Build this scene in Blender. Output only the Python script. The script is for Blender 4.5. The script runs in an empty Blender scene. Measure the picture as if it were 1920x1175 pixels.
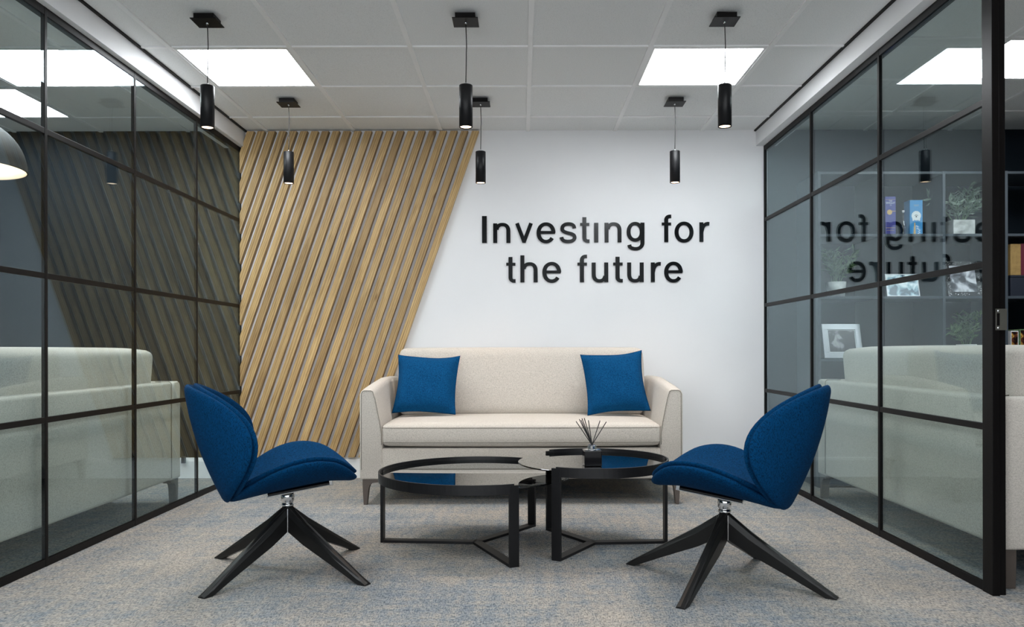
import bpy, bmesh, math, random
from mathutils import Vector, Matrix
random.seed(7)
PI = math.pi
scene = bpy.context.scene
COL = scene.collection

# ------------------------------------------------------------------ camera, world, exposure
cam_d = bpy.data.cameras.new('camera')
cam_d.sensor_width = 36.0
cam_d.sensor_fit = 'HORIZONTAL'
cam_d.lens = 1495.0 / 1920.0 * 36.0
cam_d.shift_x = -18.0 / 1920.0
cam_d.shift_y = 68.5 / 1920.0
cam_d.clip_start = 0.05
cam_o = bpy.data.objects.new('camera', cam_d)
COL.objects.link(cam_o)
EYE = 0.877
cam_o.location = (0, 0, EYE)
cam_o.rotation_euler = (PI / 2, math.radians(0.12), 0)
scene.camera = cam_o

w = bpy.data.worlds.new('world')
scene.world = w
w.use_nodes = True
w.node_tree.nodes['Background'].inputs[0].default_value = (0.75, 0.85, 1.0, 1)
w.node_tree.nodes['Background'].inputs[1].default_value = 0.3

scene.view_settings.view_transform = 'Standard'
scene.view_settings.look = 'None'
scene.view_settings.gamma = 1.0
scene.view_settings.use_curve_mapping = False
scene.view_settings.exposure = 0.10
PANEL_POWER = 22.5
PENDANT_POWER = 19.0
# unseen fill added behind the viewer to brighten the ceiling and back wall
fill_d = bpy.data.lights.new('rear_fill_light', 'AREA')
fill_d.shape = 'RECTANGLE'; fill_d.size = 6.5; fill_d.size_y = 1.9
fill_d.energy = 275.0; fill_d.color = (0.93, 0.97, 1.0)
fill_o = bpy.data.objects.new('rear_fill_light', fill_d)
COL.objects.link(fill_o)
fill_o.location = (-0.2, -3.55, 1.2)
fill_o.rotation_euler = (PI / 2 + math.radians(42), 0, 0)      # faces into the room and upwards, to lift the ceiling

# ------------------------------------------------------------------ materials
def srgb(r, g, b):
    f = lambda c: (c / 255.0) / 12.92 if c / 255.0 <= 0.04045 else (((c / 255.0) + 0.055) / 1.055) ** 2.4
    return (f(r), f(g), f(b), 1.0)

class NT:
    def __init__(s, name):
        s.m = bpy.data.materials.new(name)
        s.m.use_nodes = True
        s.t = s.m.node_tree
        s.t.nodes.clear()
        s.out = s.t.nodes.new('ShaderNodeOutputMaterial')
    def n(s, kind, **kw):
        nd = s.t.nodes.new('ShaderNode' + kind)
        for k, v in kw.items():
            if k.startswith('i_'):
                key = k[2:]
                key = int(key) if key.isdigit() else key.replace('_', ' ')
                nd.inputs[key].default_value = v
            else:
                setattr(nd, k, v)
        return nd
    def l(s, a, b):
        s.t.links.new(a, b)
    def coords(s, scale=(1, 1, 1), rnd=False, rot=(0, 0, 0)):
        tc = s.n('TexCoord')
        src = tc.outputs['Object']
        if rnd:
            oi = s.n('ObjectInfo')
            mul = s.n('Math', operation='MULTIPLY'); mul.inputs[1].default_value = 37.0
            s.l(oi.outputs['Random'], mul.inputs[0])
            add = s.n('VectorMath', operation='ADD')
            s.l(src, add.inputs[0]); s.l(mul.outputs[0], add.inputs[1])
            src = add.outputs[0]
        mp = s.n('Mapping')
        mp.inputs['Scale'].default_value = scale
        mp.inputs['Rotation'].default_value = rot
        s.l(src, mp.inputs['Vector'])
        return mp.outputs[0]
    def noise(s, vec, scale, detail=2.0, rough=0.5, dist=0.0):
        nd = s.n('TexNoise')
        nd.inputs['Scale'].default_value = scale
        nd.inputs['Detail'].default_value = detail
        nd.inputs['Roughness'].default_value = rough
        nd.inputs['Distortion'].default_value = dist
        s.l(vec, nd.inputs['Vector'])
        return nd.outputs['Fac']
    def ramp(s, fac, stops):
        r = s.n('ValToRGB')
        e = r.color_ramp.elements
        while len(e) < len(stops): e.new(0.5)
        for el, (p, c) in zip(e, stops):
            el.position = p; el.color = c
        s.l(fac, r.inputs[0])
        return r.outputs[0]
    def mix(s, fac, a, b, mode='MIX'):
        m = s.n('Mix', data_type='RGBA', blend_type=mode)
        for v, i in ((fac, 0), (a, 6), (b, 7)):
            if isinstance(v, (int, float, tuple)): m.inputs[i].default_value = v
            else: s.l(v, m.inputs[i])
        return m.outputs[2]
    def bsdf(s, color=(0.8, 0.8, 0.8, 1), rough=0.5, metal=0.0, bump=None, bstr=0.2, bdist=0.002, spec=0.5, sheen=0.0, coat=0.0):
        p = s.n('BsdfPrincipled')
        for v, k in ((color, 'Base Color'), (rough, 'Roughness'), (metal, 'Metallic')):
            if isinstance(v, (int, float, tuple)): p.inputs[k].default_value = v
            else: s.l(v, p.inputs[k])
        p.inputs['Specular IOR Level'].default_value = spec
        p.inputs['Sheen Weight'].default_value = sheen
        p.inputs['Coat Weight'].default_value = coat
        if bump is not None:
            b = s.n('Bump'); b.inputs['Strength'].default_value = bstr; b.inputs['Distance'].default_value = bdist
            s.l(bump, b.inputs['Height']); s.l(b.outputs[0], p.inputs['Normal'])
        s.l(p.outputs[0], s.out.inputs[0])
        return p

M = {}
def plain(name, color, rough=0.5, metal=0.0, var=0.06, vs=9.0, spec=0.5, bstr=0.0, coat=0.0):
    k = NT(name)
    nz = k.noise(k.coords(), vs, 3.0)
    dark = tuple(c * (1 - var) for c in color[:3]) + (1,)
    lite = tuple(min(1, c * (1 + var)) for c in color[:3]) + (1,)
    col = k.ramp(nz, [(0.3, dark), (0.7, lite)])
    k.bsdf(col, rough, metal, bump=(k.noise(k.coords(), 160.0) if bstr else None), bstr=bstr, spec=spec, coat=coat)
    M[name] = k.m
    return k.m

plain('wall_white', (0.78, 0.78, 0.79, 1), 0.65, var=0.015, vs=2.0, bstr=0.03)
plain('trim_white', (0.80, 0.80, 0.80, 1), 0.4, var=0.01)
plain('wall_dark', srgb(22, 30, 37), 0.7, var=0.08, vs=2.0, spec=0.1)
plain('trim_dark', srgb(40, 42, 46), 0.5)
plain('black_metal', (0.0050, 0.0042, 0.0042, 1), 0.42, var=0.1, spec=0.13)
plain('black_satin', (0.006, 0.006, 0.007, 1), 0.42, var=0.1, spec=0.28)
plain('black_gloss', (0.006, 0.006, 0.007, 1), 0.12, var=0.1)
plain('letter_black', (0.004, 0.005, 0.006, 1), 0.14, var=0.1, spec=0.22)
plain('chair_leg_black', (0.009, 0.009, 0.009, 1), 0.34, var=0.2, spec=0.3)
plain('chrome', (0.72, 0.73, 0.75, 1), 0.12, 1.0, var=0.05)
plain('brushed_steel', srgb(150, 148, 138), 0.38, 0.9, var=0.08)
plain('taupe_leg', srgb(84, 75, 69), 0.45, var=0.08)
plain('tee_white', (0.86, 0.86, 0.86, 1), 0.5, var=0.02)
plain('slab_grey', (0.25, 0.25, 0.25, 1), 0.8)
plain('shelf_metal', srgb(62, 70, 78), 0.4, var=0.06)
plain('shelf_dark', srgb(26, 28, 31), 0.5)
plain('pot_white', srgb(190, 192, 190), 0.5, var=0.25, vs=25)
plain('box_indigo', srgb(60, 62, 140), 0.4)
plain('box_sky', srgb(50, 135, 190), 0.4)
plain('gold', srgb(205, 170, 105), 0.4, 0.3)
plain('box_navy', srgb(22, 30, 44), 0.5)
plain('box_tan', srgb(150, 122, 72), 0.5, var=0.15, vs=40)
plain('box_burgundy', srgb(92, 24, 42), 0.45)
plain('print_white', srgb(222, 226, 226), 0.5)
plain('frame_silver', srgb(185, 190, 195), 0.3, 0.5)
plain('crystal', (0.9, 0.9, 0.92, 1), 0.1, 0.6)
plain('cable_black', (0.015, 0.015, 0.015, 1), 0.4)
plain('socket_dark', srgb(50, 52, 56), 0.4)
plain('soil', srgb(50, 40, 30), 0.9)

# ceiling tile with fine pinholes
k = NT('ceiling_tile')
v = k.coords(rnd=True)
n1 = k.noise(v, 260.0, 3.0, 0.7)
col = k.ramp(n1, [(0.28, (0.45, 0.45, 0.45, 1)), (0.40, (0.78, 0.79, 0.79, 1)), (0.7, (0.86, 0.87, 0.87, 1))])
k.bsdf(col, 0.9, bump=n1, bstr=0.25, bdist=0.002)
M['ceiling_tile'] = k.m

# carpet: beige and blue-grey loop pile with cross-hatched streaks
k = NT('carpet')
a = k.noise(k.coords((3.0, 15.0, 1)), 1.6, 5.0, 0.7)
b = k.noise(k.coords((15.0, 3.0, 1)), 1.6, 5.0, 0.7)
s1 = k.n('Math', operation='ADD'); k.l(a, s1.inputs[0]); k.l(b, s1.inputs[1])
c = k.noise(k.coords((1, 1, 1)), 1.1, 2.0)
s2 = k.n('Math', operation='ADD'); k.l(s1.outputs[0], s2.inputs[0]); k.l(c, s2.inputs[1])
fine1 = k.noise(k.coords((55, 230, 1)), 1.0, 2.0, 0.6)
fine2 = k.noise(k.coords((220, 60, 1)), 1.0, 2.0, 0.6)
s3 = k.n('Math', operation='ADD'); k.l(fine1, s3.inputs[0]); k.l(fine2, s3.inputs[1])
s3b = k.n('Math', operation='MULTIPLY_ADD'); k.l(s3.outputs[0], s3b.inputs[0]); s3b.inputs[1].default_value = 0.55; k.l(s2.outputs[0], s3b.inputs[2])
dv = k.n('Math', operation='MULTIPLY'); k.l(s3b.outputs[0], dv.inputs[0]); dv.inputs[1].default_value = 0.244
col = k.ramp(dv.outputs[0], [(0.40, srgb(112, 122, 135)), (0.47, srgb(142, 147, 151)), (0.525, srgb(165, 160, 154)), (0.61, srgb(187, 176, 164))])
dk = k.ramp(s3.outputs[0], [(0.72, (0.36, 0.37, 0.38, 1)), (1.0, (1.0, 1.0, 1.0, 1))])
for nd in (dk.node,):
    mr = k.n('MapRange'); mr.inputs['From Max'].default_value = 2.0
    k.l(s3.outputs[0], mr.inputs['Value'])
    e = nd.color_ramp.elements
    e[0].position = 0.38; e[1].position = 0.55
    k.t.links.remove(nd.inputs[0].links[0]); k.l(mr.outputs[0], nd.inputs[0])
col2 = k.mix(1.0, col, dk, 'MULTIPLY')
k.bsdf(col2, 0.95, bump=s3.outputs[0], bstr=0.6, bdist=0.004, spec=0.15)
M['carpet'] = k.m

def fabric(name, c_lo, c_hi, scale=1.0, sheen=0.1, bstr=0.35, spec=0.2):
    k = NT(name)
    f1 = k.noise(k.coords((160 * scale, 520 * scale, 160 * scale)), 1.0, 2.0, 0.6)
    f2 = k.noise(k.coords((420 * scale, 140 * scale, 520 * scale)), 1.0, 2.0, 0.6)
    s = k.n('Math', operation='ADD'); k.l(f1, s.inputs[0]); k.l(f2, s.inputs[1])
    h = k.n('Math', operation='MULTIPLY'); k.l(s.outputs[0], h.inputs[0]); h.inputs[1].default_value = 0.5
    col = k.ramp(h.outputs[0], [(0.36, c_lo), (0.56, c_hi)])
    k.bsdf(col, 0.9, bump=h.outputs[0], bstr=bstr, bdist=0.002, spec=spec, sheen=sheen)
    M[name] = k.m
fabric('sofa_fabric', srgb(170, 164, 155), srgb(208, 201, 192), 1.2)
fabric('pillow_fabric', srgb(2, 42, 78), srgb(8, 76, 122), sheen=0.0, spec=0.1)
fabric('chair_fabric', srgb(0, 29, 55), srgb(0, 56, 97), 0.8, sheen=0.0, bstr=0.25, spec=0.08)
plain('dome_black', (0.010, 0.010, 0.011, 1), 0.7, spec=0.25)
plain('seam_navy', srgb(6, 34, 62), 0.9)
plain('piping_fabric', srgb(140, 134, 124), 0.9)

# oak
k = NT('oak')
v = k.coords((1.6, 14, 14), rnd=True)
g1 = k.noise(v, 2.2, 5.0, 0.6, 1.2)
wv = k.n('TexWave', wave_type='BANDS', bands_direction='Z'); wv.inputs['Scale'].default_value = 1.5
wv.inputs['Distortion'].default_value = 9.0; wv.inputs['Detail'].default_value = 3.0; wv.inputs['Detail Scale'].default_value = 0.9
k.l(k.coords((0.9, 9, 16), rnd=True), wv.inputs['Vector'])
fine = k.noise(k.coords((6, 260, 260), rnd=True), 1.0, 2.0)
mx = k.mix(0.28, g1, wv.outputs['Fac'])
mx2 = k.mix(0.25, mx, fine)
col = k.ramp(mx2, [(0.28, srgb(128, 102, 66)), (0.45, srgb(168, 138, 94)), (0.60, srgb(188, 160, 114)), (0.8, srgb(208, 184, 142))])
oi = k.n('ObjectInfo')
tint = k.ramp(oi.outputs['Random'], [(0.0, (0.74, 0.70, 0.66, 1)), (0.5, (0.94, 0.92, 0.88, 1)), (1.0, (1.1, 1.08, 1.02, 1))])
col = k.mix(1.0, col, tint, 'MULTIPLY')
vo = k.n('TexVoronoi'); vo.inputs['Scale'].default_value = 1.0; k.l(k.coords((2.2, 10, 10), rnd=True), vo.inputs['Vector'])
kn = k.ramp(vo.outputs['Distance'], [(0.04, (0.35, 0.25, 0.16, 1)), (0.10, (1, 1, 1, 1))])
col = k.mix(1.0, col, kn, 'MULTIPLY')
k.bsdf(col, 0.5, bump=mx2, bstr=0.12, bdist=0.002, spec=0.35)
M['oak'] = k.m

def glass_mat(name, tint, f0=0.045, rough=0.0, gain=1.0, refl=(0.95, 0.98, 1.0, 1)):
    k = NT(name)
    lw = k.n('LayerWeight'); lw.inputs['Blend'].default_value = 0.5
    p = k.n('Math', operation='POWER'); k.l(lw.outputs['Facing'], p.inputs[0]); p.inputs[1].default_value = 5.0
    f = k.n('Math', operation='MULTIPLY_ADD'); k.l(p.outputs[0], f.inputs[0]); f.inputs[1].default_value = (1 - f0) * gain; f.inputs[2].default_value = f0
    tr = k.n('BsdfTransparent'); tr.inputs[0].default_value = tint
    gl = k.n('BsdfGlossy'); gl.inputs['Roughness'].default_value = rough; gl.inputs[0].default_value = refl
    mx = k.n('MixShader'); k.l(f.outputs[0], mx.inputs[0]); k.l(tr.outputs[0], mx.inputs[1]); k.l(gl.outputs[0], mx.inputs[2])
    k.l(mx.outputs[0], k.out.inputs[0])
    M[name] = k.m
glass_mat('partition_glass', (0.88, 0.925, 0.92, 1), 0.036, refl=(0.78, 0.90, 0.96, 1))
glass_mat('smoked_glass', (0.16, 0.15, 0.145, 1), 0.10)
glass_mat('bottle_glass', (0.80, 0.84, 0.88, 1), 0.06)

def emis(name, color, strength):
    k = NT(name)
    e = k.n('Emission'); e.inputs[0].default_value = color; e.inputs[1].default_value = strength
    k.l(e.outputs[0], k.out.inputs[0])
    M[name] = k.m
emis('panel_light', (0.93, 0.97, 1.0, 1), PANEL_POWER)
emis('pendant_light', (1.0, 0.68, 0.45, 1), 6.0)
emis('dome_inner_light', (1.0, 0.80, 0.64, 1), 1.0)
k = NT('dome_inner'); k.bsdf((0.85, 0.82, 0.78, 1), 0.6); M['dome_inner'] = k.m

k = NT('leaf')
oi = k.noise(k.coords(), 30.0)
k.bsdf(k.ramp(oi, [(0.35, srgb(60, 92, 58)), (0.65, srgb(130, 158, 112))]), 0.5)
M['leaf'] = k.m
k = NT('leaf_dusty')
oi = k.noise(k.coords(), 30.0)
k.bsdf(k.ramp(oi, [(0.35, srgb(82, 104, 90)), (0.65, srgb(160, 178, 160))]), 0.5)
M['leaf_dusty'] = k.m

def print_mat(name, stops, scale, seed):
    k = NT(name)
    tc = k.n('TexCoord'); mp = k.n('Mapping'); mp.inputs['Location'].default_value = (seed, seed * 2, seed)
    k.l(tc.outputs['Object'], mp.inputs[0])
    nz = k.noise(mp.outputs[0], scale, 2.5, 0.5, 0.6)
    k.bsdf(k.ramp(nz, stops), 0.25)
    M[name] = k.m
print_mat('print_faces', [(0.38, srgb(60, 90, 110)), (0.48, srgb(150, 185, 200)), (0.6, srgb(225, 238, 242))], 16, 3)
print_mat('print_hands', [(0.40, srgb(45, 46, 52)), (0.50, srgb(120, 120, 130)), (0.62, srgb(225, 225, 232))], 12, 8)
print_mat('print_dark', [(0.42, srgb(50, 48, 52)), (0.55, srgb(70, 68, 72)), (0.66, srgb(170, 170, 172))], 14, 5)
print_mat('print_cover', [(0.40, srgb(30, 20, 18)), (0.52, srgb(95, 50, 34)), (0.64, srgb(190, 150, 70))], 30, 2)

# ------------------------------------------------------------------ mesh helpers
def link(name, me, mat=None, parent=None, smooth=False):
    o = bpy.data.objects.new(name, me)
    if mat is not None and not me.materials:
        me.materials.append(M[mat] if isinstance(mat, str) else mat)
    if smooth:
        for p in me.polygons: p.use_smooth = True
    COL.objects.link(o)
    if parent is not None: o.parent = parent
    return o

def obj(name, bm, mat, parent=None, smooth=False, loc=None, bevel=0.0, seg=2):
    bmesh.ops.recalc_face_normals(bm, faces=bm.faces)
    me = bpy.data.meshes.new(name)
    bm.to_mesh(me); bm.free()
    o = link(name, me, mat, parent, smooth)
    if loc is not None: o.location = loc
    if bevel:
        m = o.modifiers.new('bevel', 'BEVEL'); m.width = bevel; m.segments = seg; m.limit_method = 'ANGLE'; m.angle_limit = math.radians(40)
        if smooth: pass
    return o

def box(bm, x0, x1, y0, y1, z0, z1, mtx=None):
    vs = [Vector((x, y, z)) for x in (x0, x1) for y in (y0, y1) for z in (z0, z1)]
    if mtx is not None: vs = [mtx @ q for q in vs]
    vs = [bm.verts.new(q) for q in vs]
    for f in ((0, 1, 3, 2), (4, 6, 7, 5), (0, 4, 5, 1), (2, 3, 7, 6), (0, 2, 6, 4), (1, 5, 7, 3)):
        bm.faces.new([vs[i] for i in f])

def bx(x0, x1, y0, y1, z0, z1):
    bm = bmesh.new(); box(bm, min(x0, x1), max(x0, x1), min(y0, y1), max(y0, y1), min(z0, z1), max(z0, z1)); return bm

def lathe(bm, prof, seg=32, mtx=None, cap=False):
    rings = []
    for r, z in prof:
        if r < 1e-6:
            q = Vector((0, 0, z)); q = mtx @ q if mtx is not None else q
            rings.append([bm.verts.new(q)])
        else:
            rg = []
            for i in range(seg):
                q = Vector((r * math.cos(2 * PI * i / seg), r * math.sin(2 * PI * i / seg), z))
                rg.append(bm.verts.new(mtx @ q if mtx is not None else q))
            rings.append(rg)
    for A, B in zip(rings, rings[1:]):
        for i in range(seg):
            j = (i + 1) % seg
            if len(A) == 1 and len(B) == 1: continue
            if len(A) == 1: bm.faces.new((A[0], B[i], B[j]))
            elif len(B) == 1: bm.faces.new((A[i], B[0], A[j]))
            else: bm.faces.new((A[i], B[i], B[j], A[j]))

def tube(bm, pts, r, seg=8):
    pts = [Vector(p) for p in pts]
    prev = None
    n0 = None
    for i, p in enumerate(pts):
        d = (pts[min(i + 1, len(pts) - 1)] - pts[max(i - 1, 0)]).normalized()
        if n0 is None:
            n0 = d.orthogonal().normalized()
        n0 = (n0 - d * n0.dot(d)).normalized()
        b = d.cross(n0)
        rr = r[i] if isinstance(r, (list, tuple)) else r
        ring = [bm.verts.new(p + (n0 * math.cos(2 * PI * k_ / seg) + b * math.sin(2 * PI * k_ / seg)) * rr) for k_ in range(seg)]
        if prev:
            for k_ in range(seg):
                bm.faces.new((prev[k_], prev[(k_ + 1) % seg], ring[(k_ + 1) % seg], ring[k_]))
        else:
            bm.faces.new(ring[::-1])
        prev = ring
    bm.faces.new(prev)

def prism(bm, poly, f0, f1):
    """poly: 2D points; f0/f1 map (a,b) -> 3D for the two caps"""
    A = [bm.verts.new(f0(*p)) for p in poly]
    B = [bm.verts.new(f1(*p)) for p in poly]
    bm.faces.new(A[::-1]); bm.faces.new(B)
    n = len(poly)
    for i in range(n):
        bm.faces.new((A[i], A[(i + 1) % n], B[(i + 1) % n], B[i]))

def thing(name, label, cat, loc=(0, 0, 0), rotz=0.0, group=None):
    o = bpy.data.objects.new(name, None)
    o.empty_display_size = 0.1
    COL.objects.link(o)
    o.location = loc; o.rotation_euler = (0, 0, rotz)
    o['label'] = label; o['category'] = cat
    if group: o['group'] = group
    return o

def tag(o, label, cat, group=None):
    o['label'] = label; o['category'] = cat
    if group: o['group'] = group
    return o

def struct(o):
    o['kind'] = 'structure'; return o

def kids(o):
    return [c_ for c_ in COL.objects if c_.parent == o]

def dup(root, loc, rotz, label, group=None):
    def cp(o, par):
        c_ = o.copy(); COL.objects.link(c_)
        if par is not None:
            c_.parent = par; c_.matrix_parent_inverse = o.matrix_parent_inverse.copy()
        for ch in kids(o): cp(ch, c_)
        return c_
    r = cp(root, None)
    r.location = loc; r.rotation_euler = (0, 0, rotz); r['label'] = label
    if group: r['group'] = group
    return r

# ------------------------------------------------------------------ room shell
CH = 2.387           # ceiling height
YB = 5.51            # back wall
XL, XR = -1.935, 1.675
YN = -3.6            # wall behind the camera

struct(obj('floor', bx(-5.3, 5.0, YN, 5.8, -0.06, 0.0), 'carpet'))
struct(obj('wall_back', bx(XL - 0.02, XR + 0.03, YB, YB + 0.12, 0, 2.5), 'wall_white'))
struct(obj('wall_back_left_room', bx(-5.2, XL - 0.021, YB, YB + 0.12, 0, 2.5), 'wall_dark'))
struct(obj('wall_back_right_room', bx(XR + 0.031, 4.9, YB, YB + 0.12, 0, 2.5), 'wall_dark'))
struct(obj('wall_left_far', bx(-5.3, -5.2, YN, YB, 0, 2.5), 'wall_dark'))
struct(obj('wall_right_far', bx(4.9, 5.0, YN, YB, 0, 2.5), 'wall_dark'))
struct(obj('wall_front', bx(-5.2, 4.9, YN - 0.1, YN, 0, 2.5), 'wall_white'))

struct(obj('wall_light_block_left_room', bx(-5.2, XL - 0.03, 0.1, 0.2, 0, 2.45), 'wall_dark'))  # unseen wall added to keep the rear fill out of the left room
struct(obj('wall_light_block_right_room', bx(1.765, 4.9, 1.15, 1.25, 0, 2.45), 'wall_dark'))  # unseen wall added so the rear fill misses the right sofa
ceil = bpy.data.objects.new('ceiling', None); COL.objects.link(ceil); struct(ceil)
obj('ceiling_slab', bx(-5.2, 4.9, YN, YB, 2.45, 2.5), 'slab_grey', ceil)

TM = {}
def ceiling_tile(x0, x1, y0, y1):
    wx, wy = round(x1 - x0, 3), round(y1 - y0, 3)
    key = (wx, wy)
    if key not in TM:
        o = obj('ceiling_tile', bx(-wx / 2, wx / 2, -wy / 2, wy / 2, 0, 0.014), 'ceiling_tile', ceil, bevel=0.0)
        TM[key] = o.data
    else:
        o = link('ceiling_tile', TM[key], None, ceil)
    o.location = ((x0 + x1) / 2, (y0 + y1) / 2, CH + 0.007)
    return o

def panel_light(x0, x1, y0, y1, label, group):
    t = thing('ceiling_light_panel', label, 'ceiling light', ((x0 + x1) / 2, (y0 + y1) / 2, CH), 0, group)
    hx, hy, fw = (x1 - x0) / 2 - 0.0125, (y1 - y0) / 2 - 0.0125, 0.014
    bm = bmesh.new()
    box(bm, -hx, hx, -hy, -hy + fw, 0.001, 0.03); box(bm, -hx, hx, hy - fw, hy, 0.001, 0.03)
    box(bm, -hx, -hx + fw, -hy + fw, hy - fw, 0.001, 0.03); box(bm, hx - fw, hx, -hy + fw, hy - fw, 0.001, 0.03)
    obj('frame', bm, 'trim_white', t)
    obj('diffuser', bx(-hx + fw, hx - fw, -hy + fw, hy - fw, 0.004, 0.012), 'panel_light', t)

def ceiling_grid(xs, ys, panels):
    for i in range(len(xs) - 1):
        for j in range(len(ys) - 1):
            if (i, j) in panels:
                panel_light(xs[i], xs[i + 1], ys[j], ys[j + 1], panels[(i, j)][0], panels[(i, j)][1])
            else:
                a0 = xs[i] + (0.0115 if i > 0 else 0.0); a1 = xs[i + 1] - (0.0115 if i < len(xs) - 2 else 0.0)
                c0 = ys[j] + (0.0115 if j > 0 else 0.0); c1 = ys[j + 1] - (0.0115 if j < len(ys) - 2 else 0.0)
                ceiling_tile(a0, a1, c0, c1)
    for x in xs[1:-1]:
        obj('ceiling_tee', bx(x - 0.012, x + 0.012, ys[0], ys[-1], CH - 0.001, CH + 0.02), 'tee_white', ceil)
    for y in ys[1:-1]:
        obj('ceiling_tee', bx(xs[0], xs[-1], y - 0.009, y + 0.009, CH + 0.0005, CH + 0.019), 'tee_white', ceil)

ys_main = [YN] + [3.98 - 0.6 * q for q in range(12, 0, -1)] + [3.98, 4.58, 5.18, YB]
jr = ys_main.index(3.98)
xs_main = [-1.895, -1.753, -1.153, -0.553, 0.047, 0.647, 1.247, 1.612]
G_OUT = 'ceiling light panels behind the viewer'
P_OUT = 'flat square white ceiling light panel nearer the entrance, out of the picture'
pan = {(1, jr): ('bright square ceiling light panel in front of the oak slatted panel', 'ceiling light panels over the seating'),
       (5, jr): ('bright square ceiling light panel above the words on the white wall', 'ceiling light panels over the seating')}
for q in (4, 8):
    pan[(1, jr - q)] = (P_OUT, G_OUT); pan[(5, jr - q)] = (P_OUT, G_OUT)
ceiling_grid(xs_main, ys_main, pan)
xs_l = [-5.2, -4.7, -4.1, -3.5, -2.9, -2.3, -2.05]
pan = {(4, jr): ('bright ceiling light panel in the left room nearest the glass', 'ceiling light panels in the left room'),
       (3, jr + 1): ('bright ceiling light panel in the left room, the one nearer its dark back wall', 'ceiling light panels in the left room'),
       (4, jr - 4): (P_OUT, G_OUT), (1, jr - 2): (P_OUT, G_OUT), (4, jr - 8): (P_OUT, G_OUT)}
ceiling_grid(xs_l, ys_main, pan)
ys_r = [YN] + [3.88 - 0.6 * q for q in range(12, 0, -1)] + [3.88, 4.48, 5.08, YB]
xs_r = [1.76, 2.375, 2.96, 3.56, 4.16, 4.9]
pan = {(1, jr): ('bright ceiling light panel in the right room beyond the glass partition', 'ceiling light panels in the right room'),
       (3, jr - 2): (P_OUT, G_OUT), (1, jr - 8): (P_OUT, G_OUT)}
ceiling_grid(xs_r, ys_r, pan)

# boxed beams over the glass partitions, with black strips standing in for the shadow line against the tiles
struct(obj('trim_1', bx(-2.05, -1.905, YN, YB, 2.277, 2.45), 'wall_white'))
struct(obj('trim_2', bx(1.622, 1.76, YN, YB, 2.283, 2.45), 'wall_white'))
struct(obj('trim_3', bx(-1.905, -1.893, YN, YB, 2.384, 2.45), 'black_metal'))
struct(obj('trim_4', bx(1.610, 1.622, YN, YB, 2.384, 2.45), 'black_metal'))

# baseboards
def baseboard(name, x0, x1, mat):
    bm = bmesh.new()
    pr = [(0, 0), (-0.022, 0), (-0.022, 0.115), (-0.016, 0.13), (-0.008, 0.135), (-0.008, 0.14), (0, 0.14)]
    prism(bm, pr, lambda a_, b_: Vector((x0, YB + a_, b_)), lambda a_, b_: Vector((x1, YB + a_, b_)))
    return struct(obj(name, bm, mat))
baseboard('baseboard_back', XL - 0.005, XR - 0.01, 'trim_white')
baseboard('baseboard_left', -5.2, XL - 0.03, 'trim_white')
baseboard('baseboard_right', XR + 0.035, 4.9, 'trim_dark')

# ------------------------------------------------------------------ glass partitions
def partition(name, side, xin, y0, y1, mulls, top, post=False):
    root = bpy.data.objects.new(name, None); COL.objects.link(root); struct(root)
    s = -1 if side == 'L' else 1
    xa, xb = xin, xin + s * 0.015
    gg = 0.001 if side == 'L' else 0.006
    g0, g1 = xin + s * gg, xin + s * (gg + 0.006)
    rails = [0.596, 1.183, 1.772]
    hw = 0.012
    obj('bottom_rail', bx(xa, xb, y0, y1, 0.0, 0.032), 'black_metal', root, bevel=0.0015)
    obj('top_rail', bx(xa, xb + s * 0.02, min(y0, 0.3), y1, top - 0.034, top), 'black_metal', root, bevel=0.0015)
    for z in rails:
        obj('glazing_bar', bx(xa, xb, y0, y1, z - hw, z + hw), 'black_metal', root, bevel=0.0015)
    for y in mulls:
        obj('mullion', bx(xa - s * 0.001, xb + s * 0.001, y - 0.0095, y + 0.0095, 0.0, top), 'black_metal', root, bevel=0.0015)
    obj('mullion', bx(xa - s * 0.001, xb + s * 0.001, y1 - 0.02, y1, 0.0, top), 'black_metal', root, bevel=0.0015)
    ys = [y0] + list(mulls) + [y1]
    zs = [0.03] + rails + [top - 0.03]
    for i in range(len(ys) - 1):
        for j in range(len(zs) - 1):
            obj('glass_pane', bx(g0, g1, ys[i] + 0.006, ys[i + 1] - 0.006, zs[j] + 0.007, zs[j + 1] - 0.007), 'partition_glass', root)
    return root

wl = partition('wall_left', 'L', XL, 0.25, YB - 0.002, [0.98, 1.74, 2.49, 3.247, 3.996, 4.758], 2.277)
wr = partition('wall_right', 'R', XR, 2.87, YB - 0.002, [3.74, 4.62], 2.283)
obj('end_post', bx(XR - 0.004, XR + 0.022, 2.83, 2.893, 0, 2.283), 'black_metal', wr, bevel=0.0015)
obj('door_jamb', bx(XR + 0.0225, XR + 0.050, 2.842, 2.90, 0, 2.283), 'black_metal', wr, bevel=0.001)
bm = bmesh.new()
X0, X1, Z0, Z1, yp = XR + 0.007, XR + 0.047, 0.944, 1.02, 2.8285
box(bm, X0 + 0.003, X0 + 0.016, yp, yp + 0.002, Z0 + 0.0, Z0 + 0.016)
box(bm, X0 + 0.003, X0 + 0.016, yp, yp + 0.002, Z1 - 0.016, Z1)
box(bm, X0, X0 + 0.004, yp, yp + 0.002, Z0, Z1)
box(bm, X0 + 0.016, X1, yp, yp + 0.002, Z0, Z1)
sp = obj('strike_plate', bm, 'brushed_steel', wr)
sp['label'] = 'brushed steel strike plate'
obj('strike_box', bx(X0 - 0.002, X1, yp + 0.0021, yp + 0.012, Z0 + 0.004, Z1 - 0.004), 'black_gloss', sp)
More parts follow.
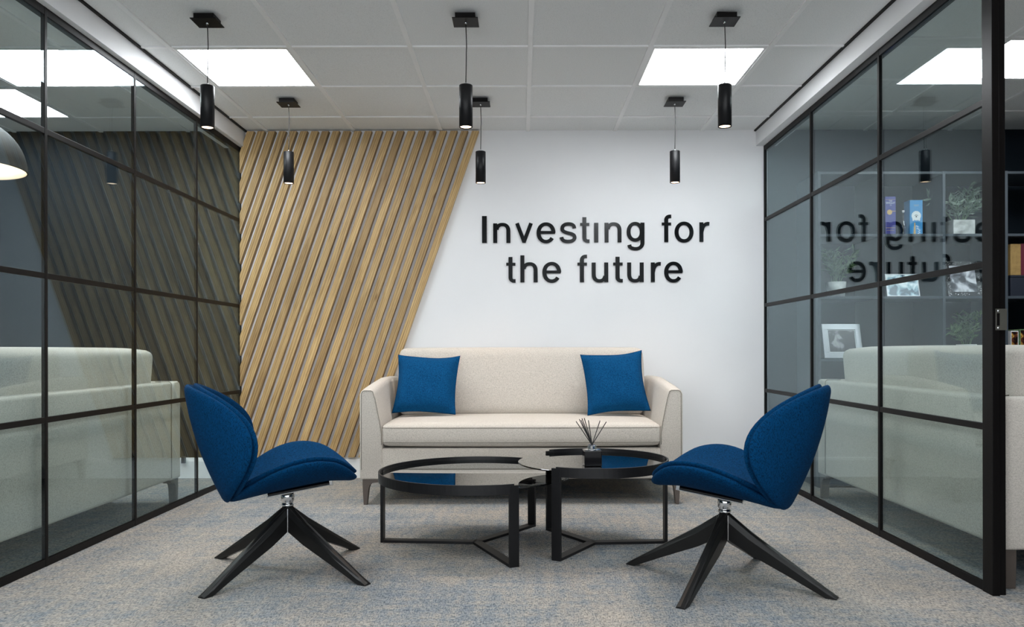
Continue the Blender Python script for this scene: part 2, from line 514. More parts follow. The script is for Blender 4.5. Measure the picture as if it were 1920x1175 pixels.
for z in (Z0 + 0.008, Z1 - 0.008):
    bm = bmesh.new(); lathe(bm, [(0, 0.002), (0.003, 0.0015), (0.004, 0)], 12, Matrix.Translation((X0 + 0.0095, yp, z)) @ Matrix.Rotation(PI / 2, 4, 'X'))
    obj('screw', bm, 'chrome', sp, True)

# ------------------------------------------------------------------ oak slatted panel
slat_root = thing('slatted_wall_panel', 'large panel of slanted oak slats covering the left part of the back wall', 'wall panel', (0, YB, 0))
SL = 0.351                      # horizontal run per unit of drop
zt, zb = CH - 0.006, 0.143
xtop_r = -0.289
pitch, wid = 0.0735, 0.0475
xw = XL + 0.003
ang = math.atan2(1.0, SL)       # slat direction, up and to the right
for kk in range(23):
    xr = xtop_r - kk * pitch; xl = xr - wid
    # clip the slanted strip against x >= xw and zb..zt
    poly = [(xl, zt), (xr, zt), (xr - SL * (zt - zb), zb), (xl - SL * (zt - zb), zb)]
    out = []
    for i in range(4):
        p, q = poly[i], poly[(i + 1) % 4]
        if p[0] >= xw: out.append(p)
        if (p[0] >= xw) != (q[0] >= xw):
            t_ = (xw - p[0]) / (q[0] - p[0]); out.append((xw, p[1] + t_ * (q[1] - p[1])))
    if len(out) < 3: continue
    dep = 0.044 + random.uniform(-0.0015, 0.0015)
    ox, oz = xr, zt
    R = Matrix.Rotation(-ang, 4, 'Y')
    Ri = R.inverted()
    bm = bmesh.new()
    prism(bm, out, lambda a_, b_: Ri @ Vector((a_ - ox, -0.0005, b_ - oz)), lambda a_, b_: Ri @ Vector((a_ - ox, -dep, b_ - oz)))
    o = obj('slat', bm, 'oak', slat_root, bevel=0.0012, seg=1)
    o.location = (ox, 0, oz); o.rotation_euler = (0, -ang, 0)

# ------------------------------------------------------------------ lettering
def arc(cx, cy, rx, ry, a0, a1, n=20, p=2.0):
    r_ = []
    for i in range(n + 1):
        a_ = math.radians(a0 + (a1 - a0) * i / n)
        c_, s_ = math.cos(a_), math.sin(a_)
        r_.append((cx + rx * math.copysign(abs(c_) ** (2 / p), c_), cy + ry * math.copysign(abs(s_) ** (2 / p), s_)))
    return r_

def ribbon(bm, pts, wd, T, closed=False, wv_=None):
    n = len(pts)
    L_, R_ = [], []
    for i in range(n):
        if closed: a_, b_ = pts[(i - 1) % n], pts[(i + 1) % n]
        else: a_, b_ = pts[max(i - 1, 0)], pts[min(i + 1, n - 1)]
        dx, dy = b_[0] - a_[0], b_[1] - a_[1]; d = math.hypot(dx, dy) or 1
        w_ = wd if wv_ is None else wd + (wv_ - wd) * abs(dx / d) ** 2
        nx, ny = -dy / d * w_ / 2, dx / d * w_ / 2
        L_.append((pts[i][0] + nx, pts[i][1] + ny)); R_.append((pts[i][0] - nx, pts[i][1] - ny))
    va = [[bm.verts.new(T(x, y, d)) for (x, y) in S] for S in (L_, R_) for d in (0, 1)]
    Lf, Lb, Rf, Rb = va[0], va[1], va[2], va[3]
    m = n if closed else n - 1
    for i in range(m):
        j = (i + 1) % n
        bm.faces.new((Lf[i], Lf[j], Rf[j], Rf[i])); bm.faces.new((Lb[i], Rb[i], Rb[j], Lb[j]))
        bm.faces.new((Lf[i], Lb[i], Lb[j], Lf[j])); bm.faces.new((Rf[i], Rf[j], Rb[j], Rb[i]))
    if not closed:
        bm.faces.new((Lf[0], Rf[0], Rb[0], Lb[0])); bm.faces.new((Lf[-1], Lb[-1], Rb[-1], Rf[-1]))

W = 29; WH = 25
def glyph(ch):
    """strokes in sign units: x-height 143, cap height 194, stem 26"""
    if ch == 'I': return [([(14, 0), (14, 194)], W + 2, None, False)], 28
    if ch == 'i': return [([(13, 0), (13, 141)], W, None, False)], 26
    if ch in 'nh':
        top = 194 if ch == 'h' else 141
        return [([(13, 0), (13, top)], W, None, False),
                ([(108, 0), (108, 84)] + arc(65, 84, 43, 48, 0, 168, 16, 2.3)[1:], W, WH, False)], 121
    if ch == 'u':
        return [([(104, 0), (104, 141)], W, None, False),
                ([(13, 141), (13, 56)] + arc(55, 56, 42, 47, 180, 348, 16, 2.3)[1:], W, WH, False)], 117
    if ch == 'v':
        return [([(14, 141), (66, 4)], 27, None, False), ([(115, 141), (63, 4)], 27, None, False), ([(52, 0), (77, 0), (77, 14), (52, 14)], 1, None, False)], 129
    if ch == 'e':
        return [(arc(65, 71, 53, 63, 0, 325, 44, 2.1), W, WH, False), ([(20, 74), (130, 74)], 21, None, False)], 131
    if ch == 'o': return [(arc(66, 71, 53.5, 63, 0, 360, 48, 2.1)[:-1], W, WH, True)], 133
    if ch == 's':
        pts = [(12, 40), (17, 24), (32, 12), (58, 8), (86, 12), (103, 25), (106, 40), (99, 54), (82, 63), (58, 69), (36, 76), (21, 87), (17, 101), (22, 118), (38, 130), (60, 134), (84, 131), (100, 119), (104, 102)]
        sm = []
        for i in range(len(pts) - 1):
            p0, p1, p2, p3 = pts[max(i - 1, 0)], pts[i], pts[i + 1], pts[min(i + 2, len(pts) - 1)]
            for q in range(3):
                t_ = q / 3
                sm.append(tuple(0.5 * (2 * p1[d] + (p2[d] - p0[d]) * t_ + (2 * p0[d] - 5 * p1[d] + 4 * p2[d] - p3[d]) * t_ * t_ + (3 * p1[d] - p0[d] - 3 * p2[d] + p3[d]) * t_ ** 3) for d in (0, 1)))
        return [(sm + [pts[-1]], W - 2, WH, False)], 120
    if ch == 't':
        return [([(31, 182), (31, 34)] + arc(54, 34, 23, 24, 180, 270, 8)[1:] + [(68, 10)], W, WH, False), ([(0, 130), (67, 130)], 21, None, False)], 68
    if ch == 'f':
        return [([(32, 0), (32, 160)] + arc(56, 160, 24, 25, 180, 90, 8)[1:] + [(68, 185)], W, WH, False), ([(0, 130), (67, 130)], 21, None, False)], 68
    if ch == 'r':
        return [([(13, 0), (13, 141)], W, None, False), ([(15, 74), (20, 98), (30, 117), (46, 128), (58, 131), (71, 130)], W - 1, WH + 1, False)], 71
    if ch == 'g':
        return [(arc(59, 75, 47, 59, 0, 360, 44, 2.1)[:-1], W - 1, WH, True),
                ([(111, 141), (111, -2)] + arc(62, -2, 49, 45, 0, -110, 14, 2.2)[1:] + [(32, -41), (21, -33), (17, -18)], W, WH, False)], 124

sign = thing('wall_lettering', 'glossy black raised letters on the white wall reading Investing for the future', 'lettering', (0, YB, 0))
UN = YB / 1495.0 / 3.84          # sign unit in metres
def place_letter(ch, zx0, zx1, base_y):
    strokes, gw = glyph(ch)
    cxp = 860 + zx0 / 3.84
    x0 = (cxp - 978) / 1495 * YB
    z0 = EYE + (656 - (380 + base_y / 3.84)) / 1495 * YB
    sx = (zx1 - zx0) / gw
    T = lambda x, y, d: Vector((x * UN * sx, -0.0085 if d == 0 else -0.0005, y * UN))
    bm = bmesh.new()
    for si, (pts, w1, w2, cl) in enumerate(strokes):
        # each stroke stands a hair prouder than the last so that no faces coincide
        T = lambda x, y, d, si=si: Vector((x * UN * sx, -0.0085 - 0.0003 * si if d == 0 else -0.0005, y * UN))
        if len(pts) == 4 and ch == 'v':
            prism(bm, pts, lambda a_, b_: T(a_, b_, 1), lambda a_, b_: T(a_, b_, 0))
        else:
            ribbon(bm, pts, w1, T, cl, w2)
    o = obj('letter', bm, 'letter_black', sign)
    o.location = (x0, 0, z0)
    o['label'] = 'letter ' + {'I': 'capital I', 'i': 'i without a dot'}.get(ch, ch)
for ch, a_, b_ in (('I', 172, 203), ('n', 252, 373), ('v', 408, 537), ('e', 565, 697), ('s', 730, 850), ('t', 876, 943), ('i', 978, 1005), ('n', 1053, 1172), ('g', 1212, 1337), ('f', 1463, 1531), ('o', 1557, 1690), ('r', 1735, 1805)):
    place_letter(ch, a_, b_, 290 - 5 * (a_ - 172) / 1630)
for ch, a_, b_ in (('t', 344, 411), ('h', 447, 568), ('e', 606, 737), ('f', 856, 925), ('u', 960, 1076), ('t', 1113, 1182), ('u', 1215, 1331), ('r', 1385, 1455), ('e', 1482, 1612)):
    place_letter(ch, a_, b_, 573)

# ------------------------------------------------------------------ sofa
def cushion(wd, dp, ht, r=0.03, crown=0.015, front=0.01, n=(40, 14, 8), p_top=1.0):
    """soft rounded block centred on x, y; z from 0 to ht"""
    bm = bmesh.new()
    nx, ny, nz = n
    hw, hd, hh = wd / 2, dp / 2, ht / 2
    vmap = {}
    def V(i, j, k_):
        key = (i, j, k_)
        if key in vmap: return vmap[key]
        def warp(t_):                        # crowd the grid towards the edges
            t_ = 2 * t_ - 1
            return math.sin(t_ * PI / 2) * 0.6 + t_ * 0.4
        q = Vector((warp(i / nx) * hw, warp(j / ny) * hd, warp(k_ / nz) * hh))
        c_ = Vector((max(-hw + r, min(hw - r, q.x)), max(-hd + r, min(hd - r, q.y)), max(-hh + r, min(hh - r, q.z))))
        d = q - c_
        if d.length > 1e-9:
            m_ = max(abs(d.x), abs(d.y), abs(d.z))
            q = c_ + d.normalized() * m_
        fx, fy, fz = 1 - (q.x / hw) ** 2, 1 - (q.y / hd) ** 2, 1 - (q.z / hh) ** 2
        fx, fy, fz = max(fx, 0) ** 0.5, max(fy, 0) ** 0.5, max(fz, 0) ** 0.5
        q.z += crown * fx * fy * (q.z / hh)
        q.y += front * fx * fz * (q.y / hd)
        q.x += front * fy * fz * (q.x / hw)
        v_ = bm.verts.new(q + Vector((0, 0, hh)))
        vmap[key] = v_
        return v_
    for i in range(nx):
        for j in range(ny):
            bm.faces.new((V(i, j, 0), V(i, j + 1, 0), V(i + 1, j + 1, 0), V(i + 1, j, 0)))
            bm.faces.new((V(i, j, nz), V(i + 1, j, nz), V(i + 1, j + 1, nz), V(i, j + 1, nz)))
    for i in range(nx):
        for k_ in range(nz):
            bm.faces.new((V(i, 0, k_), V(i + 1, 0, k_), V(i + 1, 0, k_ + 1), V(i, 0, k_ + 1)))
            bm.faces.new((V(i, ny, k_), V(i, ny, k_ + 1), V(i + 1, ny, k_ + 1), V(i + 1, ny, k_)))
    for j in range(ny):
        for k_ in range(nz):
            bm.faces.new((V(0, j, k_), V(0, j, k_ + 1), V(0, j + 1, k_ + 1), V(0, j + 1, k_)))
            bm.faces.new((V(nx, j, k_), V(nx, j + 1, k_), V(nx, j + 1, k_ + 1), V(nx, j, k_ + 1)))
    return bm

def loop_tube(bm, hw, hd, z, r, cr, bow=0.0, crown=0.0, plane='XY'):
    pts = []
    for cx, cy, a0 in ((hw - cr, hd - cr, 0), (-hw + cr, hd - cr, 90), (-hw + cr, -hd + cr, 180), (hw - cr, -hd + cr, 270)):
        for i in range(6):
            a_ = math.radians(a0 + 18 * i)
            pts.append([cx + cr * math.cos(a_), cy + cr * math.sin(a_)])
    full = []
    for i in range(len(pts)):
        a_, b_ = pts[i], pts[(i + 1) % len(pts)]
        n_ = max(1, int(math.hypot(b_[0] - a_[0], b_[1] - a_[1]) / 0.06))
        for q in range(n_):
            full.append((a_[0] + (b_[0] - a_[0]) * q / n_, a_[1] + (b_[1] - a_[1]) * q / n_))
    P = []
    for (x, y) in full:
        f = max(0, 1 - (x / hw) ** 2) ** 0.5
        g = max(0, 1 - (y / hd) ** 2) ** 0.5
        xx = x + bow * g * (x / hw); yy = y + bow * f * (y / hd)
        P.append(Vector((xx, yy, z)) if plane == 'XY' else Vector((xx, z, yy)))
    P.append(P[0]); P.append(P[1])
    tube(bm, P, r, 6)

def make_sofa(label, loc, rotz, group=None):
    t = thing('sofa', label, 'sofa', loc, rotz, group)
    # arms: outer face upright, inner face tapering towards the top
    for s in (-1, 1):
        bm = bmesh.new()
        nseg = 8
        rows = []
        for i in range(nseg + 1):
            u = i / nseg
            y = -0.46 + 0.92 * u
            zt_ = 0.652 + 0.05 * min(1, u * 1.6) ** 0.8
            prof = [(0.9175, 0.145), (0.9175, 0.40), (0.9175, zt_ - 0.03), (0.909, zt_ - 0.009), (0.893, zt_), (0.852, zt_), (0.837, zt_ - 0.008), (0.828, zt_ - 0.028), (0.800, 0.47), (0.788, 0.40), (0.788, 0.145)]
            rows.append([bm.verts.new((s * a_, y, b_)) for a_, b_ in prof])
        m_ = len(rows[0])
        for A, B in zip(rows, rows[1:]):
            for i in range(m_):
                bm.faces.new((A[i], A[(i + 1) % m_], B[(i + 1) % m_], B[i]))
        bm.faces.new(rows[0]); bm.faces.new(rows[-1])
        arm = obj('arm', bm, 'sofa_fabric', t, True, bevel=0.012, seg=3)
        # seam cord round the front face of the arm
        bm = bmesh.new()
        pr = [(0.907, 0.20), (0.907, 0.632), (0.900, 0.644), (0.890, 0.648), (0.852, 0.648), (0.842, 0.642), (0.829, 0.60), (0.803, 0.47), (0.793, 0.40), (0.793, 0.34)]
        tube(bm, [(s * a_, -0.4595, b_) for a_, b_ in pr], 0.0022, 6)
        obj('seam', bm, 'piping_fabric', arm, True)
    obj('base', bx(-0.802, 0.802, -0.455, 0.44, 0.145, 0.320), 'sofa_fabric', t, True, bevel=0.016, seg=3)
    # back frame and its two vertical seams
    bk = obj('back_frame', bx(-0.80, 0.80, 0.36, 0.4595, 0.147, 0.700), 'sofa_fabric', t, True, bevel=0.018, seg=3)
    for s in (-1, 1):
        bm = bmesh.new(); tube(bm, [(s * 0.795, 0.4605, 0.16), (s * 0.795, 0.4605, 0.69), (s * 0.795, 0.45, 0.7015), (s * 0.795, 0.37, 0.7015)], 0.0025, 6)
        obj('seam', bm, 'piping_fabric', bk, True)
    sc = obj('seat_cushion', cushion(1.585, 0.70, 0.122, 0.03, 0.020, 0.008), 'sofa_fabric', t, True, (0, -0.115, 0.335))
    bm = bmesh.new()
    loop_tube(bm, 0.789, 0.347, 0.102, 0.0028, 0.03, 0.008); loop_tube(bm, 0.789, 0.347, 0.020, 0.0028, 0.03, 0.008)
    obj('piping', bm, 'piping_fabric', sc, True)
    # back cushion, leaning back a little
    bc = obj('back_cushion', cushion(1.565, 0.19, 0.435, 0.04, 0.006, 0.022, (40, 8, 14)), 'sofa_fabric', t, True, (0, 0.235, 0.452))
    bc.rotation_euler = (math.radians(-6), 0, 0)
    bm = bmesh.new()
    pp = []
    for y_ in (0.078, -0.078):
        bm2 = bm
        pts = []
        hw_, hh_ = 0.772, 0.208
        for cx, cy, a0 in ((hw_ - 0.03, hh_ - 0.03, 0), (-hw_ + 0.03, hh_ - 0.03, 90), (-hw_ + 0.03, -hh_ + 0.03, 180), (hw_ - 0.03, -hh_ + 0.03, 270)):
            for i in range(6):
                a_ = math.radians(a0 + 18 * i)
                pts.append(Vector((cx + 0.03 * math.cos(a_), y_, 0.2175 + cy + 0.03 * math.sin(a_))))
        pts += pts[:2]
        tube(bm, pts, 0.0028, 6)
    obj('piping', bm, 'piping_fabric', bc, True)
    # cranked bracket legs
    for sx in (-1, 1):
        for sy in (-1, 1):
            bm = bmesh.new()
            pr = [(0.0, 0.147), (0.0, 0.10), (0.006, 0.0), (0.024, 0.0), (0.034, 0.09), (0.042, 0.112), (0.058, 0.124), (0.100, 0.128), (0.100, 0.147)]
            y_ = sy * 0.43
            prism(bm, pr, lambda a_, b_: Vector((sx * (0.902 - a_), y_ - 0.022, b_)), lambda a_, b_: Vector((sx * (0.902 - a_), y_ + 0.022, b_)))
            obj('leg', bm, 'taupe_leg', t, bevel=0.0015)
    return t
sofa = make_sofa('cream two seat sofa against the back wall facing the viewer', (-0.003, 4.98, 0), 0, 'matching cream sofas')
dup(sofa, (2.215, 3.815, 0), PI / 2, 'cream sofa in the right room with its back to the glass partition', 'matching cream sofas')
dup(sofa, (-2.435, 3.70, 0), -PI / 2, 'cream sofa in the left room with its back to the glass partition', 'matching cream sofas')

# ------------------------------------------------------------------ scatter cushions
def pillow(label, loc, rot, wd=0.40, ht=0.385, th=0.062):
    bm = bmesh.new()
    n = 36
    def pt(u, v_, s):
        m_ = max(abs(u), abs(v_))
        x = u * wd / 2 * (1 - 0.085 * (1 - v_ * v_) * abs(u) ** 3)
        z = v_ * ht / 2 * (1 - 0.085 * (1 - u * u) * abs(v_) ** 3)
        iu, iv = min(1, abs(u) / 0.90), min(1, abs(v_) / 0.90)
        puff = ((1 - iu ** 2.6) * (1 - iv ** 2.6)) ** 0.42 if iu < 1 and iv < 1 else 0
        wr_ = 0.004 * math.sin(7 * u + 3 * v_) * math.sin(5 * v_ - 2 * u) * puff
        y = s * (0.003 * (1 if m_ < 0.999 else 0) + th * puff + wr_)
        y += 0.008 * (abs(u) ** 6) * math.sin(3 * v_ + 1) + 0.006 * abs(v_) ** 6 * math.sin(4 * u)
        return Vector((x, y, z + ht / 2))
    G = {}
    for s in (-1, 1):
        for i in range(n + 1):
            for j in range(n + 1):
                u, v_ = 2 * i / n - 1, 2 * j / n - 1
                edge = i in (0, n) or j in (0, n)
                key = (i, j, 0 if edge else s)
                if key not in G: G[key] = bm.verts.new(pt(u, v_, s))
    for s in (-1, 1):
        for i in range(n):
            for j in range(n):
                f = []
                for (a_, b_) in ((i, j), (i + 1, j), (i + 1, j + 1), (i, j + 1)):
                    edge = a_ in (0, n) or b_ in (0, n)
                    f.append(G[(a_, b_, 0 if edge else s)])
                if len(set(f)) == 4:
                    try: bm.faces.new(f if s < 0 else f[::-1])
                    except ValueError: pass
    o = obj('scatter_cushion', bm, 'pillow_fabric', None, True, loc)
    o.rotation_euler = rot
    bm = bmesh.new()
    path = []
    m = 0.905; K = 14
    for (ua, va, ub, vb) in ((-m, -m, m, -m), (m, -m, m, m), (m, m, -m, m), (-m, m, -m, -m)):
        for q in range(K): path.append((ua + (ub - ua) * q / K, va + (vb - va) * q / K))
    path.append(path[0])
    tube(bm, [pt(u, v_, -1) + Vector((0, -0.0002, 0)) for u, v_ in path], 0.0016, 6)
    obj('flange_seam', bm, 'seam_navy', o, True)
    tag(o, label, 'cushion', 'blue scatter cushions on the sofa')
    return o
pillow('blue flanged scatter cushion at the left end of the cream sofa', (-0.602, 4.905, 0.483), (math.radians(-20), math.radians(1.5), math.radians(-4)))
pillow('blue flanged scatter cushion at the right end of the cream sofa', (0.598, 4.90, 0.485), (math.radians(-20), math.radians(-3.5), math.radians(5)), 0.395, 0.40)

# ------------------------------------------------------------------ swivel chairs
def disc_body(mid, t_lo, t_hi, rim, nr=16, na=64):
    """closed padded sheet: mid(a,b)->point on the unit disc, thickness from t_lo to t_hi along the normal, rounded rim"""
    bm = bmesh.new()
    def nrm(a_, b_):
        e = 1e-3
        du = mid(a_ + e, b_) - mid(a_ - e, b_); dv_ = mid(a_, b_ + e) - mid(a_, b_ - e)
        return du.cross(dv_).normalized()
    tc_, th = (t_lo + t_hi) / 2, (t_hi - t_lo) / 2
    rhos = [i / nr * (1 - rim) for i in range(nr)] + [1 - rim + rim * math.sin(q / 6 * PI / 2) for q in range(7)]
    def prof(rho):
        if rho <= 1 - rim: return 1.0
        x = (rho - (1 - rim)) / rim
        return max(0, 1 - x * x) ** 0.5
    sheets = []
    for s in (-1, 1):
        rows = []
        for ri, rho in enumerate(rhos):
            if ri == 0:
                p = mid(0, 0); rows.append([bm.verts.new(p + nrm(0, 0) * (tc_ + s * th))]); continue
            last = ri == len(rhos) - 1
            if last and s == 1:
                rows.append(sheets[0][-1]); continue
            row = []
            for q in range(na):
                ph = 2 * PI * q / na
                a_, b_ = rho * math.cos(ph), rho * math.sin(ph)
                row.append(bm.verts.new(mid(a_, b_) + nrm(a_, b_) * (tc_ + s * th * prof(rho))))
            rows.append(row)
        sheets.append(rows)
        for A, B in zip(rows, rows[1:]):
            for q in range(na):
                r_ = (q + 1) % na
                if len(A) == 1: bm.faces.new((A[0], B[q], B[r_]))
                else: bm.faces.new((A[q], B[q], B[r_], A[r_]))
    return bm

def back_mid(a_, b_):
    s = (b_ + 1) / 2
    u = -0.210 - 0.240 * s + 0.095 * s * s
    z = 0.300 + 0.450 * s
    v_ = a_ * 0.305 * (1.0 + 0.02 * b_)
    w_ = (v_ / 0.3) ** 2
    u += (0.168 + 0.085 * b_) * w_
    return Vector((u, v_, z - 0.01 * w_))

def seat_mid(a_, b_):
    s = (b_ + 1) / 2
    # low and narrow at the rear, humped sides, drooping front lip
    u = -0.235 + 0.505 * s
    z = 0.315 + 0.115 * s - 0.035 * s * s - 0.02 * max(0, s - 0.75) / 0.25 * s
    v_ = a_ * 0.295
    w_ = (abs(v_) / 0.29) ** 2.0
    z += 0.105 * w_
    u += 0.02 * w_
    return Vector((u, v_, z))

def back_pad_mid(a_, b_): return back_mid(a_, b_) + Vector((0.003, 0, 0.001))
def seat_pad_mid(a_, b_): return seat_mid(a_ * 0.99, b_ * 0.99) + Vector((0, 0, 0.004))

def make_chair(label, loc, rotz, legrot, group):
    t = thing('swivel_chair', label, 'chair', loc, rotz, group)
    # normal of back_mid points: du(+v) x dv(+z) = +u (forward, inner side)
    obj('back_shell', disc_body(back_mid, -0.028, 0.0, 0.11), 'chair_fabric', t, True)
    obj('back_pad', disc_body(back_pad_mid, 0.0, 0.024, 0.09), 'chair_fabric', t, True)
    # seat: du(+v) x dv(+u) = -z, so the upper side is negative
    obj('seat_shell', disc_body(seat_mid, -0.004, 0.028, 0.13), 'chair_fabric', t, True)
    obj('seat_pad', disc_body(seat_pad_mid, -0.019, 0.006, 0.11), 'chair_fabric', t, True)
    # tilted carrier plate with chrome edge
    bm = bmesh.new()
    R = Matrix.Translation((0.035, 0, 0.333)) @ Matrix.Rotation(math.radians(-8), 4, 'Y')
    box(bm, -0.115, 0.125, -0.075, 0.075, -0.006, 0.006, R)
    obj('carrier_plate', bm, 'black_gloss', t, bevel=0.003)
    bm = bmesh.new()
    box(bm, -0.118, 0.128, -0.079, -0.074, -0.008, -0.003, R); box(bm, -0.118, 0.128, 0.074, 0.079, -0.008, -0.003, R)
    box(bm, 0.120, 0.134, -0.079, -0.060, -0.008, 0.018, R); box(bm, 0.120, 0.134, 0.060, 0.079, -0.008, 0.018, R)
    obj('carrier_edge', bm, 'chrome', t, bevel=0.0015)
    bm = bmesh.new()
    lathe(bm, [(0, 0.256), (0.022, 0.257), (0.024, 0.262), (0.024, 0.268), (0.021, 0.270), (0.021, 0.274), (0.025, 0.280), (0.026, 0.292), (0.027, 0.326), (0, 0.326)], 32)
    obj('swivel_column', bm, 'chrome', t, True)
    hw = 0.0215
    for q in range(4):
        a_ = legrot + q * PI / 2
        Rz = Matrix.Rotation(a_, 4, 'Z')
        bm = bmesh.new()
        # cross sections: (r, z_top, z_bottom, half width low, half width top); the root is mitred to 45 degrees
        secs = [(0.0, 0.258, 0.160, hw, 0.014), (0.10, 0.197, 0.118, 0.021, 0.013), (0.25, 0.105, 0.055, 0.019, 0.012), (0.375, 0.029, 0.0, 0.0175, 0.011), (0.412, 0.006, 0.0, 0.017, 0.011)]
        rows = []
        for i, (r_, zt_, zb_, wl_, wt_) in enumerate(secs):
            pr = [(-wl_, zb_), (wl_, zb_), (wl_, zt_ - (zt_ - zb_) * 0.32), (wt_, zt_ - 0.001), (0, zt_ + 0.001), (-wt_, zt_ - 0.001), (-wl_, zt_ - (zt_ - zb_) * 0.32)]
            row = []
            for (y_, z_) in pr:
                rr = r_ if i else abs(y_)
                row.append(bm.verts.new(Rz @ Vector((rr, y_, z_))))
            rows.append(row)
        n_ = len(rows[0])
        for A, B in zip(rows, rows[1:]):
            for i in range(n_):
                bm.faces.new((A[i], A[(i + 1) % n_], B[(i + 1) % n_], B[i]))
        bm.faces.new(rows[0]); bm.faces.new(rows[-1])
        lg = obj('leg', bm, 'chair_leg_black', t, bevel=0.0018)
    bm = bmesh.new()
    for q in range(4):
        R = Matrix.Rotation(legrot + PI / 4 + q * PI / 2, 4, 'Z')
        box(bm, 0.0, hw * 1.414 + 0.0012, -0.0018, 0.0018, 0.159, 0.252, R)
    obj('hub_seam', bm, 'chrome', t)
    return t
th = math.radians(20)
make_chair('blue upholstered swivel chair on the left, facing right towards the coffee tables', (-0.934, 3.18, 0), th, math.radians(-29.5) - th, 'blue swivel chairs')
th = math.radians(155)
make_chair('blue upholstered swivel chair on the right, facing left towards the coffee tables', (0.771, 3.035, 0), th, math.radians(-35) - th, 'blue swivel chairs')

# ------------------------------------------------------------------ coffee tables
def coffee_table(label, cx, cy, R, z_top, leg_angles, a0, a1):
    """rim band runs counter-clockwise from a0 to a1 (degrees)"""
    t = thing('coffee_table', label, 'coffee table', (cx, cy, 0), 0, 'nested round coffee tables')
    rad = math.radians
    hb = 0.042
    bm = bmesh.new()
    n = 72
    rows = []
    for i in range(n + 1):
        a_ = rad(a0 + (a1 - a0) * i / n)
        rows.append([bm.verts.new((r_ * math.cos(a_), r_ * math.sin(a_), z_)) for r_, z_ in ((R, z_top - hb), (R, z_top), (R - 0.008, z_top), (R - 0.008, z_top - hb))])
    for A, B in zip(rows, rows[1:]):
        for i in range(4): bm.faces.new((A[i], A[(i + 1) % 4], B[(i + 1) % 4], B[i]))
    bm.faces.new(rows[0]); bm.faces.new(rows[-1])
    obj('rim', bm, 'black_satin', t, bevel=0.001)
    zg = z_top - 0.017
    bm = bmesh.new()
    lathe(bm, [(0, zg - 0.006), (R - 0.0095, zg - 0.006), (R - 0.0085, zg - 0.005), (R - 0.0085, zg - 0.001), (R - 0.0095, zg), (0, zg)], 96)
    obj('glass_top', bm, 'smoked_glass', t)
    for a_ in leg_angles:
        Rm = Matrix.Rotation(rad(a_), 4, 'Z')
        bm = bmesh.new()
        box(bm, R - 0.012, R + 0.0005, -0.021, 0.021, 0.0, z_top - 0.006, Rm)
        # small shelf tab under the glass
        box(bm, R - 0.045, R - 0.012, -0.012, 0.012, zg - 0.010, zg - 0.0065, Rm)
        obj('leg', bm, 'black_satin', t, bevel=0.0012)
        bm = bmesh.new(); box(bm, 0.0, R - 0.0125, -0.021, 0.021, 0.0, 0.012, Rm)
        obj('floor_bar', bm, 'black_satin', t, bevel=0.001)
    return t
coffee_table('larger, lower round black coffee table with smoked glass top', -0.206, 3.621, 0.44, 0.337, (-66.5, 175, 54), 54, 293.5)
coffee_table('smaller, higher round black coffee table carrying the reed diffuser', 0.317, 3.607, 0.342, 0.391, (-121, 4, 122.5), -121, 122.5)

# reed diffuser
t = thing('reed_diffuser', 'black cube reed diffuser with chrome collar and black reeds on the higher coffee table', 'diffuser', (0.306, 3.475, 0.3745), math.radians(3))
bm = bmesh.new(); box(bm, -0.038, 0.038, -0.038, 0.038, 0, 0.068); obj('bottle', bm, 'black_gloss', t, bevel=0.004, seg=3)
bm = bmesh.new(); lathe(bm, [(0, 0.068), (0.036, 0.068), (0.036, 0.0695), (0.021, 0.071), (0.0195, 0.073), (0.0195, 0.086), (0.017, 0.088), (0.010, 0.088), (0.010, 0.084), (0, 0.084)], 28)
obj('collar', bm, 'chrome', t)
for dx, dy, zt_ in ((-0.071, -0.01, 0.193), (-0.054, 0.012, 0.200), (-0.046, -0.018, 0.206), (-0.032, 0.015, 0.205), (-0.018, -0.02, 0.198), (0.037, 0.01, 0.193), (0.062, -0.008, 0.190), (-0.044, 0.03, 0.195)):
    bm = bmesh.new(); tube(bm, [(-dx * 0.10, -dy * 0.1, 0.078), (dx, dy, zt_)], 0.0019, 8)
    obj('reed', bm, 'cable_black', t)

